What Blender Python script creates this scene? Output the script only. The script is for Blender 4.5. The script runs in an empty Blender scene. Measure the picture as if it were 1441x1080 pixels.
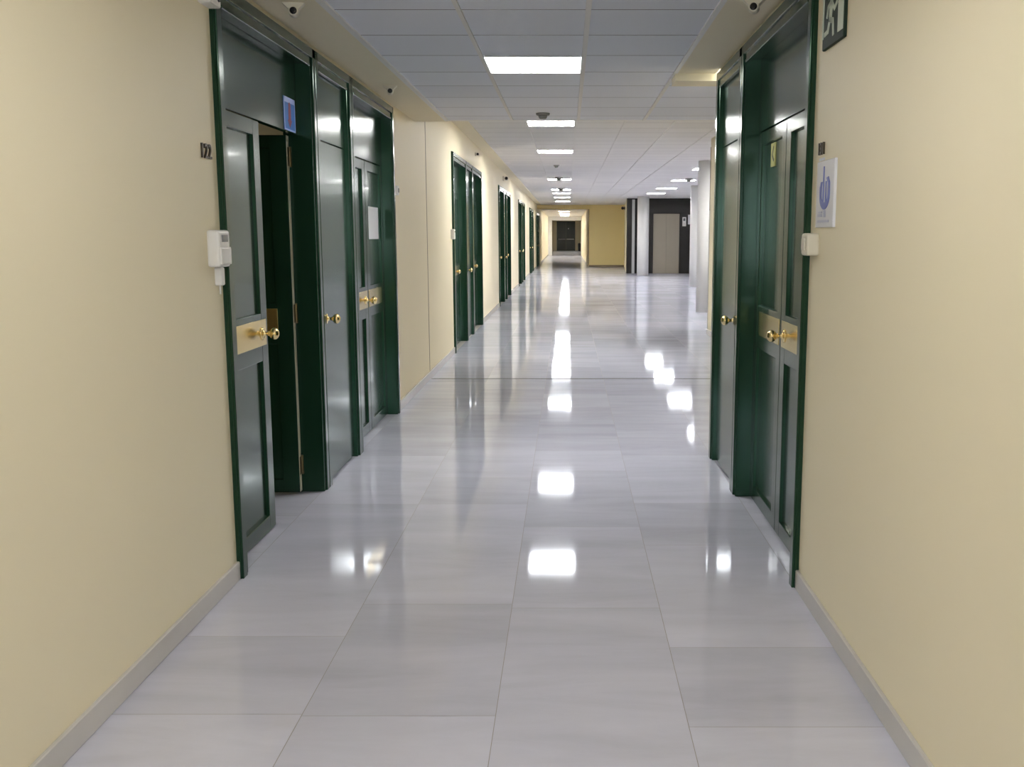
import bpy, bmesh, math, random
from mathutils import Matrix, Vector
random.seed(7)
C = bpy.context.scene.collection
PI = math.pi

# ------------------------------------------------------------------ materials
def new_mat(name):
    m = bpy.data.materials.new(name)
    m.use_nodes = True
    return m, m.node_tree.nodes, m.node_tree.links, m.node_tree.nodes['Principled BSDF']

def mat(name, col, rough=0.5, metal=0.0, spec=0.5, noise=0.0, nscale=8.0, coat=0.0, bump=0.0):
    m, N, L, b = new_mat(name)
    b.inputs['Base Color'].default_value = (*col, 1)
    b.inputs['Roughness'].default_value = rough
    b.inputs['Metallic'].default_value = metal
    b.inputs['Specular IOR Level'].default_value = spec
    b.inputs['Coat Weight'].default_value = coat
    b.inputs['Coat Roughness'].default_value = 0.06
    if noise or bump:
        tc = N.new('ShaderNodeTexCoord')
        nz = N.new('ShaderNodeTexNoise')
        nz.inputs['Scale'].default_value = nscale
        nz.inputs['Detail'].default_value = 5
        L.new(tc.outputs['Object'], nz.inputs['Vector'])
        if noise:
            mx = N.new('ShaderNodeMix'); mx.data_type = 'RGBA'
            mx.inputs[6].default_value = (*[c * (1 - noise) for c in col], 1)
            mx.inputs[7].default_value = (*[min(1, c * (1 + noise)) for c in col], 1)
            L.new(nz.outputs['Fac'], mx.inputs[0])
            L.new(mx.outputs[2], b.inputs['Base Color'])
        if bump:
            bp = N.new('ShaderNodeBump')
            bp.inputs['Strength'].default_value = bump
            bp.inputs['Distance'].default_value = 0.002
            L.new(nz.outputs['Fac'], bp.inputs['Height'])
            L.new(bp.outputs['Normal'], b.inputs['Normal'])
    return m

def emit(name, col, s):
    m, N, L, b = new_mat(name)
    b.inputs['Base Color'].default_value = (0.8, 0.8, 0.8, 1)
    b.inputs['Emission Color'].default_value = (*col, 1)
    b.inputs['Emission Strength'].default_value = s
    return m

M = {}
M['wall'] = mat('cream_wall_paint', (0.79, 0.715, 0.52), 0.55, spec=0.3, noise=0.02, nscale=1.3)
M['yellow'] = mat('ochre_wall_paint', (0.86, 0.72, 0.36), 0.55, spec=0.3, noise=0.03, nscale=1.0)
M['white_wall'] = mat('off_white_paint', (0.74, 0.74, 0.73), 0.5, spec=0.3, noise=0.02)
M['soffit'] = mat('cream_soffit_paint', (0.80, 0.74, 0.57), 0.6, spec=0.2, noise=0.02)
M['green'] = mat('green_lacquer', (0.008, 0.029, 0.0155), 0.17, spec=0.45, noise=0.06, nscale=3, coat=0.10)
M['green'].node_tree.nodes['Principled BSDF'].inputs['Specular Tint'].default_value = (0.62, 1.0, 0.72, 1)
M['darkgreen'] = mat('dark_green_paint', (0.012, 0.022, 0.014), 0.35)
M['cream_edge'] = mat('bare_edge_wood', (0.62, 0.58, 0.44), 0.5)
M['brass'] = mat('polished_brass', (0.80, 0.64, 0.31), 0.2, metal=1.0, noise=0.06, nscale=20)
M['oldbrass'] = mat('dull_brass', (0.16, 0.12, 0.06), 0.4, metal=1.0)
M['steel'] = mat('brushed_steel', (0.55, 0.55, 0.54), 0.3, metal=1.0)
M['plastic'] = mat('white_plastic', (0.74, 0.73, 0.70), 0.4)
M['cream_plastic'] = mat('cream_plastic', (0.66, 0.62, 0.50), 0.45)
M['greyplastic'] = mat('grey_plastic', (0.22, 0.22, 0.21), 0.5)
M['lens'] = mat('dark_lens', (0.012, 0.012, 0.014), 0.12)
M['display'] = mat('grey_display', (0.10, 0.11, 0.12), 0.2)
M['digit'] = mat('bronze_digit', (0.055, 0.045, 0.03), 0.4)
M['paper'] = mat('white_paper', (0.70, 0.72, 0.77), 0.7)
M['signwhite'] = mat('white_sign_face', (0.72, 0.73, 0.78), 0.25)
M['blue'] = mat('blue_print', (0.025, 0.16, 0.52), 0.4)
M['navy'] = mat('navy_print', (0.10, 0.13, 0.42), 0.4)
M['greyblue'] = mat('grey_blue_print', (0.36, 0.38, 0.50), 0.4)
M['redprint'] = mat('red_print', (0.30, 0.05, 0.09), 0.4)
M['paleblue'] = mat('pale_blue_print', (0.42, 0.50, 0.85), 0.4)
M['yellowprint'] = mat('yellow_sticker', (0.62, 0.62, 0.22), 0.4)
M['signgreen'] = mat('dark_green_sign', (0.018, 0.034, 0.022), 0.6, spec=0.2)
M['signglow'] = mat('pale_green_pictogram', (0.52, 0.58, 0.46), 0.5)
M['blackstone'] = mat('black_stone', (0.011, 0.010, 0.009), 0.25, spec=0.3, noise=0.1, nscale=6)
M['taupe'] = mat('taupe_lift_steel', (0.25, 0.222, 0.175), 0.35, metal=0.3, noise=0.03, nscale=2)
M['skirt'] = mat('marble_skirting', (0.53, 0.515, 0.49), 0.22, noise=0.10, nscale=3)
M['skirt_brown'] = mat('brown_skirting', (0.22, 0.17, 0.11), 0.35)
M['rail'] = mat('white_ceiling_rail', (0.80, 0.79, 0.77), 0.5)
M['joint'] = mat('dark_joint', (0.05, 0.045, 0.04), 0.6)
M['wirejoint'] = mat('wall_joint', (0.36, 0.31, 0.22), 0.7)
M['lampframe'] = mat('lamp_frame_white', (0.8, 0.8, 0.8), 0.5)
M['lamp'] = emit('lamp_diffuser', (1.0, 0.985, 0.97), 15.0)
M['lamp_mid'] = emit('bright_lamp_diffuser', (1.0, 0.985, 0.97), 34.0)
M['lamp_up'] = emit('lobby_lamp_diffuser', (1.0, 0.985, 0.965), 62.0)
M['roomfill'] = emit('room_fill_diffuser', (1.0, 0.94, 0.82), 5.0)
M['bin'] = mat('dark_bin_plastic', (0.02, 0.02, 0.02), 0.4)

def ceiling_mat(name, col):
    m, N, L, b = new_mat(name)
    b.inputs['Roughness'].default_value = 0.75
    b.inputs['Specular IOR Level'].default_value = 0.15
    g = N.new('ShaderNodeNewGeometry')
    sx = N.new('ShaderNodeSeparateXYZ'); L.new(g.outputs['Position'], sx.inputs[0])
    def line(sock, off, per, half):
        a = N.new('ShaderNodeMath'); a.operation = 'ADD'; a.inputs[1].default_value = off
        L.new(sock, a.inputs[0])
        w = N.new('ShaderNodeMath'); w.operation = 'PINGPONG'; w.inputs[1].default_value = per / 2
        L.new(a.outputs[0], w.inputs[0])
        c = N.new('ShaderNodeMath'); c.operation = 'LESS_THAN'; c.inputs[1].default_value = half
        L.new(w.outputs[0], c.inputs[0])
        return c.outputs[0]
    lx = line(sx.outputs['Y'], -4.86 + 6.0, 0.6, 0.0055)
    # tone of each single tile
    def snap(sock, off):
        a = N.new('ShaderNodeMath'); a.operation = 'ADD'; a.inputs[1].default_value = off; L.new(sock, a.inputs[0])
        d = N.new('ShaderNodeMath'); d.operation = 'DIVIDE'; d.inputs[1].default_value = 0.6; L.new(a.outputs[0], d.inputs[0])
        f = N.new('ShaderNodeMath'); f.operation = 'FLOOR'; L.new(d.outputs[0], f.inputs[0])
        return f.outputs[0]
    cx = N.new('ShaderNodeCombineXYZ')
    L.new(snap(sx.outputs['X'], -0.096 + 6.0), cx.inputs[0]); L.new(snap(sx.outputs['Y'], -4.86 + 6.0), cx.inputs[1])
    wn = N.new('ShaderNodeTexWhiteNoise'); wn.noise_dimensions = '2D'; L.new(cx.outputs[0], wn.inputs['Vector'])
    mx = N.new('ShaderNodeMix'); mx.data_type = 'RGBA'
    mx.inputs[6].default_value = (*[c * 0.965 for c in col], 1); mx.inputs[7].default_value = (*[c * 1.03 for c in col], 1)
    L.new(wn.outputs['Value'], mx.inputs[0])
    m2 = N.new('ShaderNodeMix'); m2.data_type = 'RGBA'
    L.new(mx.outputs[2], m2.inputs[6]); m2.inputs[7].default_value = (0.23, 0.23, 0.24, 1)
    L.new(lx, m2.inputs[0])
    L.new(m2.outputs[2], b.inputs['Base Color'])
    return m
M['ceil'] = ceiling_mat('ceiling_tile', (0.82, 0.85, 0.925))
M['ceil_up'] = ceiling_mat('lobby_ceiling_tile', (0.84, 0.83, 0.825))

def glass_mat():
    m, N, L, b = new_mat('added_window_glass')
    out = [x for x in N if x.type == 'OUTPUT_MATERIAL'][0]
    tr = N.new('ShaderNodeBsdfTransparent'); gl = N.new('ShaderNodeBsdfGlossy'); gl.inputs['Roughness'].default_value = 0.02
    fr = N.new('ShaderNodeFresnel'); fr.inputs['IOR'].default_value = 1.45
    mx = N.new('ShaderNodeMixShader')
    L.new(fr.outputs[0], mx.inputs[0]); L.new(tr.outputs[0], mx.inputs[1]); L.new(gl.outputs[0], mx.inputs[2]); L.new(mx.outputs[0], out.inputs['Surface'])
    return m
M['glass'] = glass_mat()
def marble_mat():
    m, N, L, b = new_mat('polished_marble')
    g = N.new('ShaderNodeNewGeometry')
    at = N.new('ShaderNodeAttribute'); at.attribute_name = 'tone'
    sep = N.new('ShaderNodeSeparateColor'); L.new(at.outputs['Color'], sep.inputs[0])
    off = N.new('ShaderNodeVectorMath'); off.operation = 'SCALE'; off.inputs['Scale'].default_value = 37.0
    L.new(at.outputs['Color'], off.inputs[0])
    add = N.new('ShaderNodeVectorMath'); add.operation = 'ADD'
    L.new(g.outputs['Position'], add.inputs[0]); L.new(off.outputs[0], add.inputs[1])
    mp = N.new('ShaderNodeMapping'); mp.inputs['Scale'].default_value = (0.6, 2.6, 1.0)
    mp.inputs['Rotation'].default_value = (0, 0, 0.05)
    L.new(add.outputs[0], mp.inputs['Vector'])
    n1 = N.new('ShaderNodeTexNoise'); n1.inputs['Scale'].default_value = 1.7; n1.inputs['Detail'].default_value = 7
    n1.inputs['Roughness'].default_value = 0.6; n1.inputs['Distortion'].default_value = 0.5
    L.new(mp.outputs[0], n1.inputs['Vector'])
    ramp = N.new('ShaderNodeValToRGB')
    e = ramp.color_ramp.elements
    e[0].position = 0.30; e[0].color = (0.515, 0.515, 0.59, 1)
    e[1].position = 0.72; e[1].color = (0.63, 0.63, 0.72, 1)
    x = ramp.color_ramp.elements.new(0.5); x.color = (0.575, 0.575, 0.66, 1)
    L.new(n1.outputs['Fac'], ramp.inputs[0])
    mul = N.new('ShaderNodeMapRange'); mul.inputs[3].default_value = 0.90; mul.inputs[4].default_value = 1.05
    L.new(sep.outputs['Red'], mul.inputs[0])
    vm = N.new('ShaderNodeVectorMath'); vm.operation = 'SCALE'
    L.new(ramp.outputs['Color'], vm.inputs[0]); L.new(mul.outputs[0], vm.inputs['Scale'])
    out = [q for q in N if q.type == 'OUTPUT_MATERIAL'][0]; N.remove(b)
    df = N.new('ShaderNodeBsdfDiffuse'); gl = N.new('ShaderNodeBsdfGlossy'); mxs = N.new('ShaderNodeMixShader')
    L.new(vm.outputs[0], df.inputs['Color'])
    gl.inputs['Color'].default_value = (0.88, 0.93, 1.0, 1)
    n2 = N.new('ShaderNodeTexNoise'); n2.inputs['Scale'].default_value = 2.2; n2.inputs['Detail'].default_value = 4
    L.new(g.outputs['Position'], n2.inputs['Vector'])
    r = N.new('ShaderNodeMapRange'); r.inputs[3].default_value = 0.03; r.inputs[4].default_value = 0.065
    L.new(n2.outputs['Fac'], r.inputs[0]); L.new(r.outputs[0], gl.inputs['Roughness'])
    # waxed polish: Fresnel reflection that levels off below a full mirror
    fr = N.new('ShaderNodeFresnel'); fr.inputs['IOR'].default_value = 1.6
    mn = N.new('ShaderNodeMath'); mn.operation = 'MINIMUM'; mn.inputs[1].default_value = 0.59
    L.new(fr.outputs[0], mn.inputs[0]); L.new(mn.outputs[0], mxs.inputs[0])
    L.new(df.outputs[0], mxs.inputs[1]); L.new(gl.outputs[0], mxs.inputs[2]); L.new(mxs.outputs[0], out.inputs['Surface'])
    return m
M['marble'] = marble_mat()
M['grout'] = mat('slab_joint', (0.25, 0.23, 0.21), 0.6)

# ------------------------------------------------------------------ mesh helpers
class MB:
    def __init__(self):
        self.bm = bmesh.new()
    def box(self, x0, x1, y0, y1, z0, z1, bev=0.0, seg=2, rot=None):
        t = bmesh.new()
        bmesh.ops.create_cube(t, size=1)
        for v in t.verts:
            v.co = Vector(((x0 + x1) / 2 + v.co.x * (x1 - x0), (y0 + y1) / 2 + v.co.y * (y1 - y0), (z0 + z1) / 2 + v.co.z * (z1 - z0)))
        if bev:
            bmesh.ops.bevel(t, geom=list(t.edges), offset=bev, segments=seg, affect='EDGES', profile=0.5)
        if rot is not None:
            bmesh.ops.transform(t, matrix=rot, verts=t.verts)
        self.join(t); return self
    def join(self, t, smooth=False):
        me = bpy.data.meshes.new('tmp'); t.to_mesh(me); t.free()
        if smooth:
            for p in me.polygons: p.use_smooth = True
        self.bm.from_mesh(me); bpy.data.meshes.remove(me)
    def lathe(self, prof, origin=(0, 0, 0), axis='x', seg=24):
        """prof: list of (distance along the axis, radius)."""
        t = bmesh.new(); rings = []
        for d, r in prof:
            ring = []
            for k in range(seg):
                a = 2 * PI * k / seg
                u, w = r * math.cos(a), r * math.sin(a)
                p = {'x': (d, u, w), 'y': (w, d, u), 'z': (u, w, d)}[axis]
                ring.append(t.verts.new(Vector(p) + Vector(origin)))
            rings.append(ring)
        for a, b in zip(rings, rings[1:]):
            for k in range(seg):
                t.faces.new((a[k], a[(k + 1) % seg], b[(k + 1) % seg], b[k]))
        t.faces.new(list(reversed(rings[0]))); t.faces.new(rings[-1])
        bmesh.ops.recalc_face_normals(t, faces=t.faces)
        for f in t.faces: f.smooth = len(f.verts) == 4
        self.join(t); return self
    def prism(self, pts, plane, a, b):
        """polygon pts extruded between a and b along the remaining axis. plane 'yz' -> x, 'xz' -> y, 'xy' -> z"""
        t = bmesh.new()
        def P(p, c):
            return {'yz': (c, p[0], p[1]), 'xz': (p[0], c, p[1]), 'xy': (p[0], p[1], c)}[plane]
        A = [t.verts.new(P(p, a)) for p in pts]; B = [t.verts.new(P(p, b)) for p in pts]
        t.faces.new(A); t.faces.new(list(reversed(B)))
        n = len(pts)
        for k in range(n):
            t.faces.new((A[k], B[k], B[(k + 1) % n], A[(k + 1) % n]))
        bmesh.ops.recalc_face_normals(t, faces=t.faces)
        self.join(t); return self
    def bar(self, p0, p1, w, plane, a, b):
        """a straight stroke of width w between two 2-D points, extruded"""
        dx, dy = p1[0] - p0[0], p1[1] - p0[1]; l = math.hypot(dx, dy); nx, ny = -dy / l * w / 2, dx / l * w / 2
        return self.prism([(p0[0] + nx, p0[1] + ny), (p1[0] + nx, p1[1] + ny), (p1[0] - nx, p1[1] - ny), (p0[0] - nx, p0[1] - ny)], plane, a, b)
    def build(self, name, m, parent=None, loc=(0, 0, 0), rotz=0):
        me = bpy.data.meshes.new(name); self.bm.to_mesh(me); self.bm.free()
        me.materials.append(m)
        o = bpy.data.objects.new(name, me); C.objects.link(o)
        o.location = loc; o.rotation_euler = (0, 0, rotz)
        if parent: o.parent = parent
        return o

def tag(o, label, cat, group=None, kind=None):
    o['label'] = label; o['category'] = cat
    if group: o['group'] = group
    if kind: o['kind'] = kind
    return o

def struct(name, mb, m, label=None, cat=None, **kw):
    o = mb.build(name, m, **kw); o['kind'] = 'structure'
    if label: o['label'] = label; o['category'] = cat
    return o

def empty(name, loc=(0, 0, 0), rotz=0):
    o = bpy.data.objects.new(name, None); C.objects.link(o)
    o.location = loc; o.rotation_euler = (0, 0, rotz); o.empty_display_size = 0.1
    return o

def copy_tree(o, parent=None):
    c = o.copy(); C.objects.link(c)
    if parent: c.parent = parent
    for ch in list(o.children): copy_tree(ch, c)
    return c

def text_mesh(name, s, size, depth, m, parent=None):
    cu = bpy.data.curves.new(name, 'FONT'); cu.body = s; cu.size = size; cu.extrude = depth
    cu.align_x = 'CENTER'; cu.align_y = 'CENTER'; cu.offset = 0.001
    t = bpy.data.objects.new(name + '_t', cu); C.objects.link(t)
    dg = bpy.context.evaluated_depsgraph_get()
    me = bpy.data.meshes.new_from_object(t.evaluated_get(dg))
    bpy.data.objects.remove(t); bpy.data.curves.remove(cu)
    me.name = name
    me.materials.clear(); me.materials.append(m)
    o = bpy.data.objects.new(name, me); C.objects.link(o)
    if parent: o.parent = parent
    return o

# ------------------------------------------------------------------ main measures (metres; camera stands at x=0, y=0, looks along +y)
XL, XR = -1.405, 0.955          # faces of the two corridor walls
ZC, ZU = 2.49, 2.82             # low ceiling, lobby ceiling
YJOINT = 10.08                  # expansion joint in floor and wall
YSTEP = 9.44                    # ceiling step
XB = 2.06                       # side wall of the lobby
YLIFT, YBEAM = 38.3, 46.5
YPORT, YEND = 72.0, 94.5
YBACK = -4.2
DOORZ = 2.45
MOD = [4.08 + 8.19 * k for k in range(6)]     # starts of the six door groups on the long wall
MODLEN = 4.04
RN0 = 3.97                      # start of the door group on the short wall

# ------------------------------------------------------------------ setting
# floor slabs
def floor():
    bm = bmesh.new()
    col = bm.loops.layers.float_color.new('tone')
    cols = [-1.80, -1.404, -0.812, -0.220, 0.361, 0.953, 1.545, 2.137, 2.729, 3.32, 3.91, 4.50, 5.10, 5.70, 6.30, 6.90, 7.30]
    fixed = {1: [2.185, 2.87, 3.47, 5.28], 2: [2.86, 3.79, 5.28], 3: [1.6, 3.75, 4.85], 4: [2.79, 3.37, 4.55]}
    g = 0.0011
    for i in range(len(cols) - 1):
        ys = [YBACK]
        while ys[-1] < 0.9: ys.append(ys[-1] + random.choice((0.75, 0.9, 1.1)))
        ys[-1] = 0.95
        if i in fixed: ys += fixed[i]
        ys = sorted(set(ys))
        end = 8.3 if i == 0 else 96.0 if i < 6 else 47.0
        while ys[-1] < end: ys.append(ys[-1] + random.choice((0.6, 0.75, 0.95, 1.2)))
        prev = 0.5
        for a, b in zip(ys, ys[1:]):
            vs = [bm.verts.new(p) for p in ((cols[i] + g, a + g, 0), (cols[i + 1] - g, a + g, 0), (cols[i + 1] - g, b - g, 0), (cols[i] + g, b - g, 0))]
            f = bm.faces.new(vs)
            t = random.random()
            if abs(t - prev) < 0.3: t = (t + 0.45) % 1.0
            prev = t
            c = (t, random.random(), random.random(), 1)
            for l in f.loops: l[col] = c
    me = bpy.data.meshes.new('floor')
    v = [bm.verts.new(p) for p in ((-4.6, YBACK - 0.2, -0.0015), (7.4, YBACK - 0.2, -0.0015), (7.4, 96.5, -0.0015), (-4.6, 96.5, -0.0015))]
    f = bm.faces.new(v); f.material_index = 1
    for l in f.loops: l[col] = (0.5, 0.5, 0.5, 1)
    bm.to_mesh(me); bm.free()
    me.materials.append(M['marble']); me.materials.append(M['grout'])
    o = bpy.data.objects.new('floor', me); C.objects.link(o)
    o['kind'] = 'structure'; o['label'] = 'polished pale grey marble slab floor of the corridor and lobby'; o['category'] = 'floor'
floor()

def comb_wall(y0, y1, holes, ztop, x0, x1):
    pts = [(y0, -0.01)]
    for a, b in holes:
        pts += [(a, -0.01), (a, DOORZ), (b, DOORZ), (b, -0.01)]
    pts += [(y1, -0.01), (y1, ztop), (y0, ztop)]
    return MB().prism(pts, 'yz', x0, x1)

struct('wall_left', comb_wall(YBACK, 95, [(m, m + MODLEN) for m in MOD], 3.0, XL - 0.22, XL), M['wall'],
       'long cream corridor wall pierced by the groups of green doors', 'wall')
struct('wall_right', comb_wall(YBACK, RN0 + 2.50, [(RN0, RN0 + 2.48)], 3.0, XR, XR + 0.22), M['wall'],
       'short cream corridor wall carrying the exit sign and the notice', 'wall')
struct('wall_lobby', MB().prism([(XB, 14.7), (XB, 6.47), (XR + 0.22, 6.47), (XR + 0.22, 6.3), (XB + 0.2, 6.3), (XB + 0.2, 14.5), (7.2, 14.5), (7.2, 14.7)], 'xy', -0.01, 3.0), M['wall'],
       'cream lobby wall with a steel corner guard behind the narrow green door', 'wall')
struct('wall_lobby_side', MB().box(7.2, 7.4, 14.5, 38.6, -0.01, 3.0), M['white_wall'], 'white far side wall of the lift lobby', 'wall')
WX0, WX1, WZ0, WZ1 = -1.25, 0.80, 0.95, 2.35
wb = MB()
for a in ((-1.7, 1.3, -0.01, WZ0), (-1.7, 1.3, WZ1, 3.0), (-1.7, WX0, WZ0, WZ1), (WX1, 1.3, WZ0, WZ1)):
    wb.box(a[0], a[1], YBACK - 0.2, YBACK, a[2], a[3])
struct('wall_back', wb, M['wall'], 'cream wall with an added window behind the camera', 'wall')
wf = empty('added_window', ((WX0 + WX1) / 2, YBACK - 0.1, WZ0)); tag(wf, 'added window behind the camera, brightening the near ceiling', 'window', None, 'structure')  # window added out of view so daylight lifts the near ceiling
hw, hh = (WX1 - WX0) / 2, WZ1 - WZ0
fb = MB()
for a in ((-hw, -hw + 0.05, 0, hh), (hw - 0.05, hw, 0, hh), (-0.025, 0.025, 0.05, hh - 0.05), (-hw + 0.05, hw - 0.05, 0, 0.05), (-hw + 0.05, hw - 0.05, hh - 0.05, hh)):
    fb.box(a[0], a[1], -0.03, 0.03, a[2], a[3], 0.004, 1)
fb.build('added_window_frame', M['plastic'], wf)
for a, b in ((-hw + 0.045, -0.02), (0.02, hw - 0.045)):
    MB().box(a, b, -0.003, 0.003, 0.045, hh - 0.045).build('pane', M['glass'], wf)
pl = bpy.data.lights.new('added_window_portal', 'AREA'); pl.shape = 'RECTANGLE'; pl.size = 2 * hw; pl.size_y = hh
pl.cycles.is_portal = True
po = bpy.data.objects.new('added_window_portal', pl); C.objects.link(po)
po.location = ((WX0 + WX1) / 2, YBACK - 0.16, (WZ0 + WZ1) / 2); po.rotation_euler = (-PI / 2, 0, PI)
for nm, a in (('sky_block_long', (XL - 0.30, XL - 0.23, 8.45, 52.0)), ('sky_block_short', (XR + 0.23, XR + 0.30, 3.6, 6.5))):  # unseen panels added to keep sky light out of the door gaps
    struct(nm, MB().box(a[0], a[1], a[2], a[3], -0.01, 3.0), M['wall'], 'added panel blocking sky light behind the green doors, %s' % ('long side' if nm == 'sky_block_long' else 'short side'), 'wall')
struct('wall_lift', MB().box(2.235, 5.3, YLIFT, YLIFT + 0.3, -0.01, 3.0, 0.004), M['blackstone'],
       'black stone wall around the lift doors at the lobby back', 'wall')
struct('wall_lift_side', MB().box(5.3, 7.4, YLIFT, YLIFT + 0.3, -0.01, 3.0), M['white_wall'], 'white wall beside the black lift wall', 'wall')
struct('wall_lobby_return', MB().prism([(2.235, YLIFT + 0.001), (2.62, YBEAM + 0.2), (2.85, YBEAM + 0.2), (2.5, YLIFT + 0.3)], 'xy', -0.01, 3.0), M['wall'],
       'pale narrow splayed wall between ochre wall and black lift wall', 'wall')
struct('wall_ochre', MB().box(0.98, 2.7, YBEAM + 0.001, YBEAM + 0.2, -0.01, 2.64), M['yellow'],
       'ochre yellow wall facing the lobby at the corridor mouth', 'wall')
struct('trim_1', MB().box(XL, 2.7, YBEAM - 0.02, YBEAM + 0.28, 2.63, 3.0), M['yellow'],
       'ochre beam spanning the mouth of the far corridor', 'beam')
struct('wall_far_right', MB().box(0.98, 1.2, YBEAM + 0.2, YPORT, -0.01, 3.0), M['wall'], 'cream side wall of the far corridor past the ochre wall', 'wall')
struct('wall_end_right', MB().box(1.22, 1.4, YPORT, 95, -0.01, 3.0), M['wall'], 'cream side wall of the last corridor stretch', 'wall')
struct('wall_end', MB().box(-1.6, 1.4, YEND, YEND + 0.2, -0.01, 3.0), M['wall'], 'cream end wall around the dark exit door', 'wall')
struct('trim_2', MB().prism([(XL, -0.01), (XL, 2.9), (1.3, 2.9), (1.3, -0.01), (0.95, -0.01), (0.95, 2.48), (-1.13, 2.48), (-1.13, -0.01)], 'xz', YPORT, YPORT + 0.3), M['white_wall'],
       'pale portal framing the last stretch of the corridor', 'portal')

# ceilings
struct('ceiling', MB().box(-1.10, 0.695, YBACK, YSTEP, ZC, ZC + 0.06), M['ceil'], 'low grey tiled ceiling over the near corridor', 'ceiling')
struct('ceiling_side', MB().box(0.695, XB, 6.72, YSTEP, ZC, ZC + 0.06), M['ceil'], 'low tiled ceiling past the end of the short wall', 'ceiling')
struct('ceiling_lobby', MB().box(-1.21, 7.3, YSTEP, YBEAM, ZU, ZU + 0.06), M['ceil_up'], 'raised white tiled ceiling of the lobby', 'ceiling')
struct('ceiling_far', MB().box(XL, 1.3, YBEAM + 0.2, 95, 2.76, 2.82), M['ceil_up'], 'tiled ceiling of the far corridor past the beam', 'ceiling')
struct('ceiling_step', MB().box(XL, XB + 0.1, YSTEP - 0.08, YSTEP + 0.002, ZC - 0.002, 3.0), M['rail'], 'edge where the low ceiling steps up to the lobby ceiling', 'ceiling')
struct('trim_3', MB().box(XL, -1.10, YBACK, YSTEP, ZC - 0.008, ZC + 0.06), M['soffit'], 'cream soffit strip along the long wall over the doors', 'soffit')
struct('trim_4', MB().box(0.695, XR, YBACK, 6.74, ZC - 0.008, ZC + 0.06), M['soffit'], 'cream soffit strip along the short wall', 'soffit')
struct('trim_5', MB().box(XL, -1.21, YSTEP, YBEAM, ZU - 0.008, ZU + 0.06), M['soffit'], 'cream soffit strip along the lobby ceiling edge', 'soffit')
struct('trim_6', MB().box(0.695, XR + 0.22, 6.66, 6.90, ZC - 0.055, ZC + 0.05), M['soffit'], 'small cream downstand at the end of the short wall', 'beam')
n = 7
def rail(x, y0, y1, z, w, label):
    global n
    struct('trim_%d' % n, MB().box(x - w / 2, x + w / 2, y0, y1, z - 0.010, z + 0.002), M['rail'], label, 'ceiling rail'); n += 1
rail(-1.105, YBACK, YSTEP - 0.08, ZC, 0.034, 'white ceiling edge rail beside the long wall soffit')
rail(-0.507, YBACK, YSTEP - 0.08, ZC, 0.022, 'thin white ceiling rail beside the light panel, toward the long wall')
rail(0.096, YBACK, YSTEP - 0.08, ZC, 0.026, 'bold white ceiling rail beside the light panel, toward the short wall')
rail(0.695, YBACK, YSTEP - 0.08, ZC, 0.026, 'white ceiling edge rail beside the short wall soffit')
for k, x in enumerate((-0.507, 0.096, 0.699, 1.302, 1.905)):
    rail(x, YSTEP, YBEAM - 0.02, ZU, 0.02, 'white lobby ceiling rail, %s from the long wall' % ('first', 'second', 'third', 'fourth', 'fifth')[k])

# skirting boards
def skirt(name, y0, y1, side, label):
    x0, x1 = (XL - 0.002, XL + 0.014) if side < 0 else (XR - 0.014, XR + 0.002)
    struct(name, MB().box(x0, x1, y0, y1, 0, 0.08, 0.003, 1), M['skirt'], label, 'baseboard')
prev = YBACK
names = ['before the first', 'between first and second', 'between second and third', 'between third and fourth', 'between fourth and fifth', 'between fifth and sixth']
for k, m_ in enumerate(MOD):
    skirt('baseboard_left.%03d' % k if k else 'baseboard_left', prev, m_, -1, 'grey marble skirting board of the long wall %s door group' % names[k]); prev = m_ + MODLEN
skirt('baseboard_left.006', prev, YPORT, -1, 'grey marble skirting board of the long wall past the last door group')
skirt('baseboard_right', YBACK, RN0, 1, 'grey marble skirting board under the notice on the short wall')
struct('baseboard_lobby', MB().box(XB - 0.014, XB + 0.002, 6.5, 14.7, 0, 0.08, 0.003, 1), M['skirt'], 'grey marble skirting board of the cream lobby wall', 'baseboard')
struct('baseboard_back', MB().box(0.98, 2.6, YBEAM - 0.014, YBEAM + 0.003, 0, 0.08, 0.003, 1), M['skirt_brown'], 'brown skirting board of the ochre wall', 'baseboard')
struct('trim_%d' % n, MB().box(XL + 0.015, XB - 0.015, YJOINT - 0.009, YJOINT + 0.009, -0.001, 0.0025), M['joint'], 'dark expansion joint strip across the marble floor', 'floor joint'); n += 1
struct('trim_%d' % n, MB().box(XL - 0.001, XL + 0.003, YJOINT - 0.009, YJOINT + 0.009, 0.08, ZU), M['wirejoint'], 'upright expansion joint line in the cream wall', 'wall joint'); n += 1
struct('trim_%d' % n, MB().box(XB - 0.006, XB + 0.04, 14.66, 14.712, 0.0, 1.80, 0.002, 1), M['steel'], 'steel corner guard on the lobby wall end', 'corner guard'); n += 1
struct('trim_%d' % n, MB().box(XB - 0.004, XB + 0.04, 14.67, 14.71, 1.80, 2.70), M['oldbrass'], 'thin dark edge strip above the steel corner guard', 'edge strip'); n += 1

# round columns
def column(x, y, label):
    mb = MB().lathe([(0, 0.21), (ZU + 0.05, 0.21)], (x, y, 0), 'z', 48)
    o = struct('column', mb, M['white_wall'], label, 'column')
    return o
column(2.66, 19.1, 'white round column half hidden behind the cream lobby wall')
column(3.66, 28.5, 'white round column farther back beside the black lift wall edge')
column(2.72, 36.5, 'white round column in front of the black lift wall')

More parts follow.
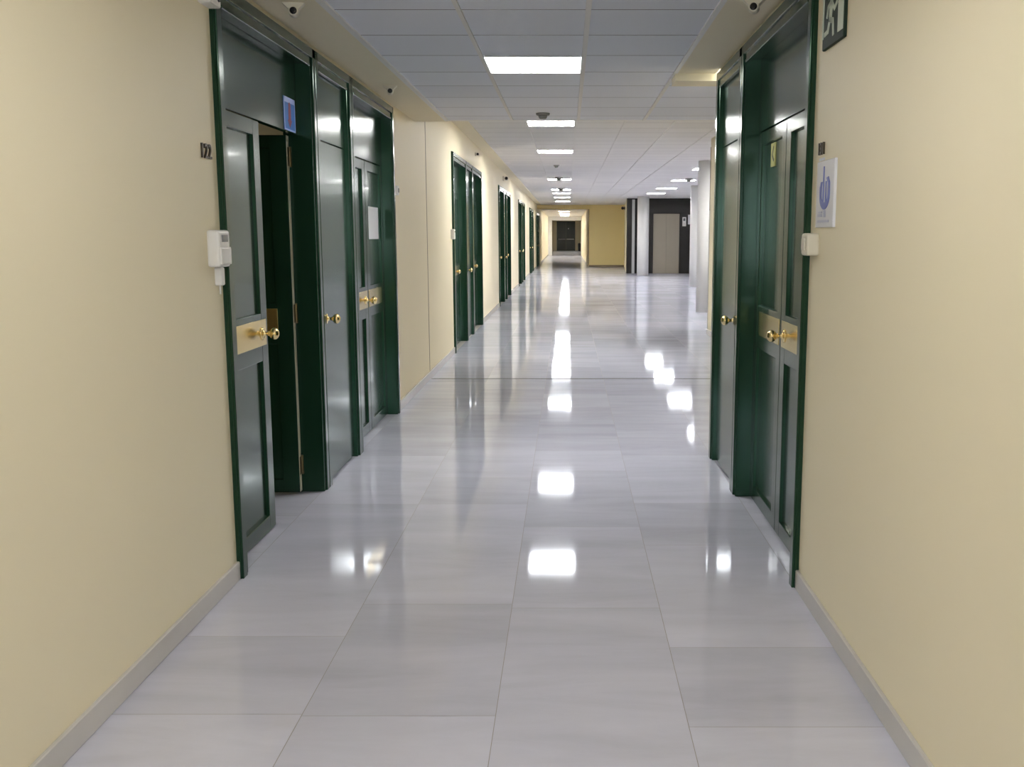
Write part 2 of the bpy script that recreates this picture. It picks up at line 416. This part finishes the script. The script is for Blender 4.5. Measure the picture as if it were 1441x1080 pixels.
# the room behind the door standing ajar
struct('wall_room', MB().prism([(XL - 0.22, 2.9), (-4.4, 2.9), (-4.4, 8.3), (XL - 0.22, 8.3), (XL - 0.22, 8.5), (-4.6, 8.5), (-4.6, 2.7), (XL - 0.22, 2.7)], 'xy', -0.01, 2.75), M['wall'],
       'cream wall of the room behind the open door', 'wall')
struct('ceiling_room', MB().box(-4.6, XL - 0.2, 2.7, 8.5, 2.7, 2.8), M['wall'], 'cream ceiling of the room behind the open door', 'ceiling')
struct('floor_room', MB().box(-4.5, -1.80, 2.8, 8.4, -0.04, -0.0008), M['skirt'], 'floor of the room behind the open door', 'floor')
t = empty('ceiling_light', (-3.2, 6.9, 2.7)); tag(t, 'added lamp brightening the room behind the open door', 'ceiling light')  # unseen lamp added to light the room above the open leaf
MB().box(-0.3, 0.3, -0.3, 0.3, -0.03, 0.0, 0.004).build('lamp_frame', M['lampframe'], t)
MB().box(-0.28, 0.28, -0.28, 0.28, -0.034, -0.03).build('diffuser', M['roomfill'], t)

# ------------------------------------------------------------------ doors
G = M['green']
KNOB = [(0, 0.0295), (0.004, 0.031), (0.008, 0.024), (0.010, 0.014), (0.016, 0.0105), (0.030, 0.0095), (0.038, 0.012),
        (0.044, 0.020), (0.052, 0.0265), (0.060, 0.029), (0.068, 0.0275), (0.076, 0.021), (0.081, 0.012), (0.083, 0.003)]
LEAFX = -0.06                   # front face of the leaves behind the wall face
LT = 0.045                      # leaf thickness

def door_frame(parent, w, a, depth, half_in):
    mb = MB()
    z1 = DOORZ
    for s in (-1, 1):
        y0, y1 = sorted((s * half_in, s * w / 2))
        mb.box(-depth, 0.018, y0, y1, 0, z1, 0.003, 1)
        # raised outer moulding and rounded inner bead of the architrave
        ya, yb = sorted((s * (half_in + 0.035), s * (w / 2 - 0.004)))
        mb.box(0.016, 0.027, ya, yb, 0, z1 - 0.004, 0.004, 2)
        ya, yb = sorted((s * (half_in - 0.012), s * (half_in + 0.004)))
        mb.box(-depth, LEAFX - LT - 0.004, ya, yb, 0, z1 - a, 0.002, 1)
    mb.box(-depth, 0.018, -half_in, half_in, z1 - a, z1, 0.003, 1)
    mb.box(0.016, 0.027, -w / 2 + 0.004, w / 2 - 0.004, z1 - a + 0.035, z1 - 0.004, 0.004, 2)
    mb.box(0.0, 0.022, -half_in, half_in, z1 - a - 0.012, z1 - a + 0.004, 0.003, 1)
    return mb.build('frame', G, parent)

def panel_leaf(parent, s, width, knob=True, bare=False):
    """leaf hinged at y = s*(width+..), reaching towards the middle; origin on the hinge line, x from 0 (back) to LT (front)"""
    z0, z1 = 0.01, 1.982
    st, top, bot, l0, l1 = 0.095, 0.07, 0.075, 0.85, 1.08
    Y = lambda d: -s * d                                 # distance from the hinge towards the middle
    def bx(mb, x0, x1, d0, d1, za, zb, bev=0.004):
        a, b = sorted((Y(d0), Y(d1))); return mb.box(x0, x1, a, b, za, zb, bev, 2)
    mb = MB()
    bx(mb, 0, LT, 0, st, z0, z1); bx(mb, 0, LT, width - st, width, z0, z1)
    for za, zb in ((z0, z0 + bot), (l0, l1), (z1 - top, z1)):
        bx(mb, 0.0005, LT - 0.0005, st - 0.006, width - st + 0.006, za, zb, 0.004)
    leaf = mb.build('leaf', G, parent)
    for za, zb in ((z0 + bot, l0), (l1, z1 - top)):
        p = MB()
        bx(p, 0.010, LT - 0.016, st - 0.004, width - st + 0.004, za - 0.004, zb + 0.004, 0)
        p.build('panel', G, leaf)
    p = MB(); bx(p, LT - 0.001, LT + 0.003, (0.085 if bare else width - 0.53), width - 0.03, 0.925, 1.05, 0.001)
    p.build('push_plate', M['brass'], leaf)
    if knob: MB().lathe(KNOB, (LT + 0.002, Y(width - 0.10), 0.983), 'x').build('knob', M['brass'], leaf)
    if bare:
        MB().box(0.002, LT - 0.002, *sorted((Y(-0.0012), Y(0.002))), z0 + 0.002, z1 - 0.002).build('bare_edge', M['cream_edge'], leaf)
        for z in (1.87, 1.02, 0.16):
            MB().lathe([(z - 0.055, 0.008), (z - 0.05, 0.0095), (z + 0.05, 0.0095), (z + 0.055, 0.008)], (-0.006, Y(-0.004), 0), 'z', 12).box(
                0.0, LT - 0.008, *sorted((Y(-0.003), Y(0.0))), z - 0.05, z + 0.05).build('hinge', M['oldbrass'], leaf)
    return leaf

DW, DA = 1.56, 0.09
HI = DW / 2 - DA
def double_door(name, open_far=False, knob_side=-1):
    d = empty(name)
    door_frame(d, DW, DA, 0.135, HI)
    MB().box(LEAFX - 0.035, LEAFX, -HI + 0.001, HI - 0.001, 1.987, DOORZ - DA, 0.002, 1).build('transom_panel', G, d)
    lw = HI - 0.005
    for s in (-1, 1):
        lf = panel_leaf(d, s, lw, s == knob_side, open_far and s > 0)
        lf.location = (LEAFX - LT, s * (HI - 0.003), 0)
        if open_far and s > 0:
            lf.rotation_euler = (0, 0, -PI / 2 * 0.985)
            lf.location = (LEAFX - LT - 0.004, HI - 0.008, 0)
    return d

SW = 0.92
def service_door(name, s):
    """narrow flush door; s = side of the knob along local y"""
    d = empty(name); hi = SW / 2 - 0.10
    door_frame(d, SW, 0.09, 0.10, hi)
    MB().box(-0.045, -0.005, -hi + 0.001, hi - 0.001, 1.987, DOORZ - 0.09, 0.002, 1).build('transom_panel', G, d)
    lf = MB().box(-0.050, -0.005, -hi + 0.003, hi - 0.003, 0.01, 1.982, 0.003, 1).build('leaf', G, d)
    MB().lathe(KNOB, (-0.006, s * (hi - 0.085), 0.966), 'x').build('knob', M['brass'], lf)
    return d

def put(o, x, y, rz, label, cat, group=None):
    o.location = (x, y, 0); o.rotation_euler = (0, 0, rz); tag(o, label, cat, group, 'structure')

num = 1
def dn():
    global num
    s = 'door_%d' % num; num += 1; return s

d0 = double_door(dn(), True)
put(d0, XL, MOD[0] + DW / 2, 0, 'green double door standing ajar with a blue sticker on its transom', 'door')
proto_s = service_door(dn(), -1)
put(proto_s, XL, MOD[0] + DW + SW / 2, 0, 'narrow green door with brass knob beside the double door ajar', 'door', 'narrow green doors on the long wall')
proto_d = double_door(dn())
put(proto_d, XL, MOD[0] + DW + SW + DW / 2, 0, 'closed green double door with a white paper on it', 'door', 'green double doors on the long wall')
ordn = ['first', 'second', 'third', 'fourth', 'fifth', 'sixth']
for k in range(1, 6):
    y = MOD[k]
    o = copy_tree(proto_d); o.name = dn()
    put(o, XL, y + DW / 2, 0, 'nearer green double door of the %s door group along the long wall' % ordn[k], 'door', 'green double doors on the long wall')
    o = copy_tree(proto_s); o.name = dn()
    put(o, XL, y + DW + SW / 2, 0, 'narrow green door amid the %s door group along the long wall' % ordn[k], 'door', 'narrow green doors on the long wall')
    o = copy_tree(proto_d); o.name = dn()
    put(o, XL, y + DW + SW + DW / 2, 0, 'farther green double door of the %s door group along the long wall' % ordn[k], 'door', 'green double doors on the long wall')
o = double_door(dn(), knob_side=1)
put(o, XR, RN0 + DW / 2, PI, 'closed green double door with a yellow sticker, beside the exit sign', 'door')
o = service_door(dn(), 1)
put(o, XR, RN0 + DW + SW / 2, PI, 'narrow green door with brass knob at the end of the short wall', 'door')

# lift doors in the black wall
def lift(x0, x1, z1, label, leaves):
    d = empty(dn(), ((x0 + x1) / 2, YLIFT, 0)); w = (x1 - x0) / 2
    mb = MB()
    for a, b, za, zb in ((-w - 0.05, -w, 0, z1 + 0.05), (w, w + 0.05, 0, z1 + 0.05), (-w, w, z1, z1 + 0.05)):
        mb.box(a, b, -0.02, 0.01, za, zb, 0.003, 1)
    mb.build('frame', M['blackstone'], d)
    ww = 2 * w / leaves
    for k in range(leaves):
        MB().box(-w + k * ww + 0.002, -w + (k + 1) * ww - 0.002, -0.008, 0.004, 0.005, z1 - 0.002, 0.002, 1).build('sliding_leaf', M['taupe'] if leaves > 1 else M['steel'], d)
    tag(d, label, 'lift door', None, 'structure')
lift(3.24, 4.23, 2.25, 'taupe lift door in the black stone wall', 2)
lift(2.43, 2.54, 2.78, 'narrow grey upright panel in the black wall beside the round column', 1)

# exit door at the very end
d = empty(dn(), (-0.17, YEND, 0)); tag(d, 'dark exit door with a push bar at the far corridor end', 'door', None, 'structure')
mb = MB()
for a, b, za, zb in ((-0.86, -0.78, 0, 2.72), (0.78, 0.86, 0, 2.72), (-0.78, 0.78, 2.64, 2.72)):
    mb.box(a, b, -0.05, 0.01, za, zb, 0.004, 1)
mb.build('frame', M['darkgreen'], d)
for a, b in ((-0.778, -0.002), (0.002, 0.778)):
    lf = MB().box(a, b, -0.035, 0.008, 0.01, 2.635, 0.004, 1).build('leaf', M['darkgreen'], d)
    q = MB().lathe([(a + 0.05, 0.035), (b - 0.03, 0.035)], (0, -0.11, 1.07), 'x', 16)
    q.box(a + 0.05, a + 0.10, -0.12, -0.03, 1.03, 1.11, 0.004, 1).box(b - 0.08, b - 0.03, -0.12, -0.03, 1.03, 1.11, 0.004, 1)
    q.build('push_bar', M['plastic'], lf)
o = MB().lathe([(0, 0.05), (0.01, 0.055), (0.02, 0.04)], (0.06, YEND - 0.058, 2.05), 'y', 16).build('door_viewer', M['steel'])
o.parent = d; o.location = Vector((0, 0, 0)) - Vector(d.location)

# ------------------------------------------------------------------ ceiling lights
def light_panel(dm, name='ceiling_light'):
    t = empty(name)
    mb = MB()
    s = 0.298
    for a in ((-s, -s + 0.014, -s, s), (s - 0.014, s, -s, s), (-s + 0.014, s - 0.014, -s, -s + 0.014), (-s + 0.014, s - 0.014, s - 0.014, s)):
        mb.box(a[0], a[1], a[2], a[3], -0.009, 0.0, 0.002, 1)
    mb.build('lamp_frame', M['lampframe'], t)
    MB().box(-s + 0.013, s - 0.013, -s + 0.013, s - 0.013, -0.007, -0.0005).build('diffuser', dm, t)
    return t
lps = {}
def put_light(x, y, z, label, group):
    key = 'lamp_up' if z != ZC else ('lamp_mid' if y > 5 else 'lamp')
    if key in lps: o = copy_tree(lps[key])
    else: o = lps[key] = light_panel(M[key])
    o.location = (x, y, z - 0.0005); tag(o, label, 'ceiling light', group)
XLIGHT = -0.206
put_light(XLIGHT, 6.36, ZC, 'large bright square ceiling light in the low near ceiling', 'ceiling lights of the near corridor')
for y, l in ((2.16, 'square ceiling light overhead, above the exit sign level'), (-2.04, 'square ceiling light behind the camera position')):
    put_light(XLIGHT, y, ZC, l, 'ceiling lights of the near corridor')
ro = ['first', 'second', 'third', 'fourth', 'fifth', 'sixth', 'seventh']
for k, y in enumerate((12.66, 16.86, 25.2, 30.8, 33.4, 37.2, 41.6)):
    put_light(XLIGHT, y, ZU, '%s square ceiling light past the ceiling step along the corridor row' % ro[k], 'corridor row of lobby ceiling lights')
for k, y in enumerate((13.0, 17.2, 21.3, 25.7, 30.0, 33.6)):
    put_light(2.92, y, ZU, '%s square ceiling light of the side row above the lift lobby' % ro[k], 'side row of lobby ceiling lights')
for k, y in enumerate((20.5, 28.7)):
    put_light(5.6, y, ZU, '%s square ceiling light deep inside the lift lobby' % ('nearer', 'farther')[k], 'deep lobby ceiling lights')
for k, y in enumerate((56.5, 62.5, 66.5, 69.8, 79.0, 87.0)):  # last two added, hidden past the portal, to light the end door
    put_light(XLIGHT, y, 2.76, '%s square ceiling light of the far corridor' % ro[k], 'far corridor ceiling lights')

# ------------------------------------------------------------------ detectors and sensors
def detector(x, y, z, label, size=1.0):
    t = empty('smoke_detector', (x, y, z)); tag(t, label, 'smoke detector', 'round smoke detectors on the ceilings')
    k = size
    MB().lathe([(-0.018 * k, 0.054 * k), (-0.012 * k, 0.058 * k), (0.0, 0.060 * k)], (0, 0, 0), 'z', 28).build('base', M['greyplastic'], t)
    MB().lathe([(-0.050 * k, 0.022 * k), (-0.046 * k, 0.030 * k), (-0.034 * k, 0.036 * k), (-0.017 * k, 0.040 * k)], (0, 0, 0), 'z', 28).build('sensor_head', M['greyplastic'], t)
detector(-0.215, 8.86, ZC, 'grey round smoke detector on the low ceiling near the step')
detector(-0.225, 20.2, ZU, 'smoke detector on the lobby ceiling past the second light')
detector(-0.21, 24.3, ZU, 'smoke detector just in front of the third lobby light', 1.6)
detector(2.95, 24.8, ZU, 'smoke detector just in front of a side row light', 1.6)
detector(-0.20, 29.9, ZU, 'smoke detector just in front of the fourth lobby light', 1.7)

def sensor(loc, rz, label, wall=False):
    """small bracket with a dark-eyed round head aiming along local -y"""
    t = empty('motion_detector', loc, rz); tag(t, label, 'sensor', 'small dark-eyed sensors above the doors')
    if wall:
        MB().box(-0.005, 0.02, -0.04, 0.04, -0.03, 0.03, 0.006).build('bracket', M['cream_plastic'], t)
        c = (0.05, 0, 0)
    else:
        MB().prism([(-0.062, 0.0), (0.062, 0.0), (0.028, -0.032), (-0.028, -0.032)], 'xz', -0.03, 0.03).build('bracket', M['cream_plastic'], t)
        c = (0, 0, -0.045)
    MB().lathe([(-0.040, 0.024), (-0.032, 0.028), (0.02, 0.030), (0.034, 0.020)], c, 'y', 20).build('sensor_body', M['cream_plastic'], t)
    MB().lathe([(-0.048, 0.010), (-0.044, 0.017), (-0.039, 0.021), (-0.034, 0.022)], c, 'y', 20).build('lens', M['lens'], t)
    t.scale = (0.8,) * 3
    return t
zs = ZC - 0.008
sensor((-1.235, 4.70, zs), 0.15, 'small dark-eyed sensor under the soffit above the door ajar')
sensor((-1.245, 7.22, zs), 0.15, 'small dark-eyed sensor under the soffit above the papered double door')
sensor((0.825, 4.62, zs), -0.25, 'small dark-eyed sensor under the soffit above the yellow-stickered door')
sensor((XL, 15.5, 2.665), 0, 'dark-eyed wall sensor above the second door group', True)
o = sensor((XL, 22.0, 2.66), 0, 'dark-eyed wall sensor above the third door group', True); o.scale = (1.6,) * 3
o = sensor((2.52, 44.5, 2.62), 0, 'dark wall sensor beside the ochre wall top', True)
o.scale = (2.2,) * 3; o.rotation_euler = (0, 0, PI)
for ch in o.children: ch.data.materials[0] = M['lens']
o.location = (2.235 + (44.5 - YLIFT) * 0.385 / (YBEAM + 0.2 - YLIFT), 44.5, 2.62)

t = empty('alarm_siren', (XL, 4.02, 2.325)); tag(t, 'white siren box on the cream wall beside the door head', 'siren')
MB().box(-0.003, 0.05, -0.06, 0.06, 0.0, 0.10, 0.008).build('body', M['plastic'], t)
MB().lathe([(0.046, 0.018), (0.056, 0.014)], (0, 0.03, 0.035), 'x', 16).build('lens', M['lens'], t)

# ------------------------------------------------------------------ wall fittings
t = empty('wall_control', (XL, 3.985, 1.325)); tag(t, 'white wall control box with grey display beside the door ajar', 'control box')
MB().box(-0.003, 0.050, -0.062, 0.062, 0.0, 0.145, 0.012, 3).build('body', M['plastic'], t)
MB().box(0.048, 0.0515, -0.034, 0.036, 0.098, 0.126, 0.001).build('display', M['display'], t)
MB().box(0.049, 0.054, -0.055, 0.055, 0.010, 0.078, 0.006, 2).build('flap', M['plastic'], t)
MB().box(-0.003, 0.028, 0.006, 0.050, -0.075, -0.002, 0.007, 2).lathe([(-0.11, 0.004), (-0.07, 0.004)], (0.012, 0.03, 0), 'z', 10).build('cable_plug', M['plastic'], t)

t = empty('wall_control', (XL, 12.17, 1.40)); tag(t, 'small white control box beside the second door group', 'control box')
MB().box(-0.003, 0.045, -0.05, 0.05, 0.0, 0.12, 0.01, 2).build('body', M['plastic'], t)
MB().box(0.043, 0.047, -0.03, 0.03, 0.08, 0.10, 0.001).build('display', M['display'], t)

t = empty('wall_switch', (XL, 8.22, 1.77)); tag(t, 'tiny white switch box on the cream wall past the papered double door', 'switch')
MB().box(-0.003, 0.035, -0.035, 0.035, 0.0, 0.075, 0.006, 2).build('body', M['plastic'], t)
MB().box(0.033, 0.040, -0.02, 0.02, 0.02, 0.055, 0.003).build('rocker', M['greyplastic'], t)

t = empty('wall_switch', (XR, 3.875, 1.372)); tag(t, 'cream switch box below the blue and white notice', 'switch')
MB().box(-0.048, 0.003, -0.045, 0.045, 0.0, 0.085, 0.010, 3).build('body', M['cream_plastic'], t)
MB().box(-0.053, -0.046, -0.025, 0.025, 0.02, 0.065, 0.003).build('rocker', M['cream_plastic'], t)

def wall_text(name, s, size, side, y, z, m, label, cat, parent=None):
    o = text_mesh(name, s, size, 0.004, m, parent)
    # text faces +x on the left wall, -x on the right wall
    if side < 0: R = Matrix(((0, 0, 1), (1, 0, 0), (0, 1, 0)))
    else: R = Matrix(((0, 0, -1), (-1, 0, 0), (0, 1, 0)))
    o.matrix_world = Matrix.Translation((XL + 0.004 if side < 0 else XR - 0.004, y, z)) @ R.to_4x4()
    if label: tag(o, label, cat)
    return o
wall_text('number_sign', '122', 0.078, -1, 3.955, 1.769, M['digit'], 'bronze room number 122 on the cream wall above the control box', 'number')
wall_text('number_sign', '131', 0.062, 1, 3.83, 1.768, M['digit'], 'bronze room number 131 above the blue and white notice', 'number')
o = MB().box(XR - 0.002, XR + 0.001, 3.79, 3.87, 1.726, 1.736).build('paper_strip', M['paper']); tag(o, 'thin white paper strip under room number 131', 'paper strip')

# notice with blue emblem
ny, nz = 3.735, 1.60
t = empty('notice_board', (XR, ny, nz)); tag(t, 'white notice with blue emblem on the wall beside the double door', 'notice')
MB().box(-0.010, 0.002, -0.125, 0.125, -0.122, 0.122, 0.002, 1).build('backing', M['signwhite'], t)
e = MB()
xa, xb = -0.0118, -0.0095
# emblem drawn in (y, z); seen from the corridor +y is to the left
arc = [(0.072 * math.cos(a), 0.052 * math.sin(a)) for a in [PI + PI * k / 12 for k in range(13)]]
arc_in = [(0.046 * math.cos(a), 0.026 * math.sin(a)) for a in [2 * PI - PI * k / 12 for k in range(13)]]
zz = -0.005
e.prism([(p[0], p[1] + zz) for p in arc + arc_in], 'yz', xa, xb)
e.box(xa, xb, 0.046, 0.072, zz, zz + 0.032).box(xa, xb, -0.072, -0.046, zz, zz + 0.045)
e.box(xa, xb, 0.012, 0.026, zz - 0.026, zz + 0.105).box(xa, xb, -0.026, -0.010, zz - 0.026, zz + 0.05)
e.prism([(0.072, zz + 0.03), (0.046, zz + 0.03), (0.036, zz + 0.05), (0.058, zz + 0.05)], 'yz', xa, xb)
e.prism([(-0.072, zz + 0.043), (-0.046, zz + 0.043), (-0.022, zz + 0.062), (-0.050, zz + 0.066)], 'yz', xa, xb)
e.build('emblem', M['navy'], t)
q = MB()
q.box(xa, xb, 0.03, 0.09, -0.083, -0.072).box(xa, xb, -0.02, 0.005, -0.085, -0.06).box(xa, xb, -0.07, 0.09, -0.104, -0.095).box(xa, xb, 0.03, 0.085, -0.069, -0.063)
q.build('lettering', M['greyblue'], t)

# emergency exit sign
t = empty('exit_sign', (XR, 3.70, 2.123)); tag(t, 'dark green exit sign with running figure high on the wall', 'exit sign')
MB().box(-0.012, 0.002, -0.145, 0.145, 0.0, 0.215, 0.003, 1).build('plate', M['signgreen'], t)
a, b = -0.0145, -0.0115
q = MB()
q.box(a, b, -0.138, -0.072, 0.028, 0.208)                       # doorway
q.box(a, b, 0.128, 0.142, 0.04, 0.212)                          # edge strip
q.lathe([(a, 0.017), (b, 0.017)], (0, 0.012, 0.178), 'x', 20)   # head
q.bar((0.022, 0.158), (0.040, 0.085), 0.034, 'yz', a, b)        # trunk
q.bar((0.020, 0.150), (-0.022, 0.118), 0.015, 'yz', a, b).bar((-0.020, 0.121), (-0.058, 0.138), 0.014, 'yz', a, b)
q.bar((0.030, 0.152), (0.072, 0.140), 0.015, 'yz', a, b).bar((0.070, 0.143), (0.084, 0.105), 0.014, 'yz', a, b)
q.bar((0.038, 0.092), (-0.005, 0.082), 0.020, 'yz', a, b).bar((-0.001, 0.086), (-0.012, 0.030), 0.017, 'yz', a, b)
q.bar((0.044, 0.092), (0.068, 0.052), 0.020, 'yz', a, b).bar((0.066, 0.056), (0.112, 0.052), 0.016, 'yz', a, b)
q.build('pictogram', M['signglow'], t)

# stickers and paper on the doors (they lie on the door faces)
xs = XL + LEAFX
t = empty('sticker', (xs, 5.40, 2.077)); tag(t, 'blue sticker with a red figure on the transom of the door ajar', 'sticker')
MB().box(-0.0005, 0.0025, -0.105, 0.105, -0.085, 0.085).build('card', M['blue'], t)
q = MB()
q.box(0.002, 0.0036, -0.105, 0.105, 0.058, 0.085).box(0.002, 0.0036, -0.105, 0.105, -0.085, -0.077).box(0.002, 0.0036, -0.105, -0.095, -0.085, 0.085).box(0.002, 0.0036, 0.096, 0.105, -0.085, 0.085)
q.build('border', M['paleblue'], t)
q = MB()
q.box(0.002, 0.0036, -0.022, 0.022, -0.045, 0.030).prism([(-0.04, -0.03), (0.04, -0.03), (0.0, -0.068)], 'yz', 0.002, 0.0036).lathe([(0.002, 0.02), (0.0036, 0.02)], (0, 0, 0.043), 'x', 20)
q.build('figure', M['redprint'], t)
o = MB().box(-0.0005, 0.0015, -0.20, 0.20, -0.12, 0.12).build('paper_sheet', M['paper'], None, (XL + LEAFX - 0.0145 + 0.0005, 7.68, 1.54))
tag(o, 'white paper sheet fixed to the closed double door', 'paper')
t = empty('sticker', (XR - LEAFX + 0.0145, 5.11, 1.848)); tag(t, 'small yellow sticker with a dark figure on the double door', 'sticker')
MB().box(-0.0022, 0.0005, -0.055, 0.055, -0.058, 0.058).build('card', M['yellowprint'], t)
MB().bar((-0.02, -0.03), (0.02, 0.0), 0.012, 'yz', -0.0034, -0.0018).bar((0.02, -0.005), (-0.01, 0.04), 0.012, 'yz', -0.0034, -0.0018).build('figure', M['darkgreen'], t)

# lift lobby fittings
t = empty('call_panel', (4.41, YLIFT, 1.78)); tag(t, 'pale lift call panel on the black stone wall', 'call panel')
MB().box(-0.07, 0.07, -0.02, 0.003, 0.0, 0.34, 0.006, 2).build('plate', M['plastic'], t)
MB().box(-0.04, 0.04, -0.024, -0.018, 0.20, 0.30, 0.003, 1).build('display', M['display'], t)
MB().lathe([(-0.026, 0.02), (-0.019, 0.022)], (0, 0, 0.09), 'y', 16).build('button', M['steel'], t)
t = empty('wall_sign', (4.66, YLIFT, 1.85)); tag(t, 'pale square sign on black wall beside the near column', 'sign')
MB().box(-0.11, 0.11, -0.02, 0.003, 0.0, 0.36, 0.006, 2).build('plate', M['signwhite'], t)

# bin at the far end
t = empty('waste_bin', (1.05, 91.5, 0)); tag(t, 'dark waste bin beside the wall near the exit door', 'bin')
MB().lathe([(0, 0.11), (0.01, 0.115), (0.62, 0.13), (0.63, 0.128)], (0, 0, 0), 'z', 28).build('body', M['bin'], t)
MB().lathe([(0.63, 0.135), (0.66, 0.135), (0.72, 0.10), (0.74, 0.04)], (0, 0, 0), 'z', 28).build('lid', M['bin'], t)

# ------------------------------------------------------------------ world, camera, view
w = bpy.data.worlds.new('world'); bpy.context.scene.world = w
w.use_nodes = True
w.node_tree.nodes['Background'].inputs[0].default_value = (0.82, 0.88, 1.0, 1)
w.node_tree.nodes['Background'].inputs[1].default_value = 12.0

cam = bpy.data.cameras.new('camera'); co = bpy.data.objects.new('camera', cam); C.objects.link(co)
F = 1405.0
cam.sensor_fit = 'HORIZONTAL'; cam.sensor_width = 36.0
cam.lens = 36.0 * F / 1441.0
cam.shift_x = (720.5 - 799.0) / 1441.0
cam.shift_y = 0.0
cam.clip_start = 0.05; cam.clip_end = 300
pitch = math.atan((540.0 - 331.0) / F)
co.location = (0, 0, 1.45)
co.rotation_euler = (PI / 2 - pitch, 0, 0)
sc = bpy.context.scene
sc.camera = co
sc.view_settings.view_transform = 'Standard'
sc.view_settings.look = 'None'
sc.view_settings.gamma = 1.0
sc.view_settings.use_curve_mapping = False
sc.view_settings.exposure = 0.18
sc.cycles.max_bounces = 10
sc.cycles.diffuse_bounces = 7
sc.cycles.glossy_bounces = 6
sc.cycles.sample_clamp_indirect = 8.0
sc.cycles.use_denoising = True
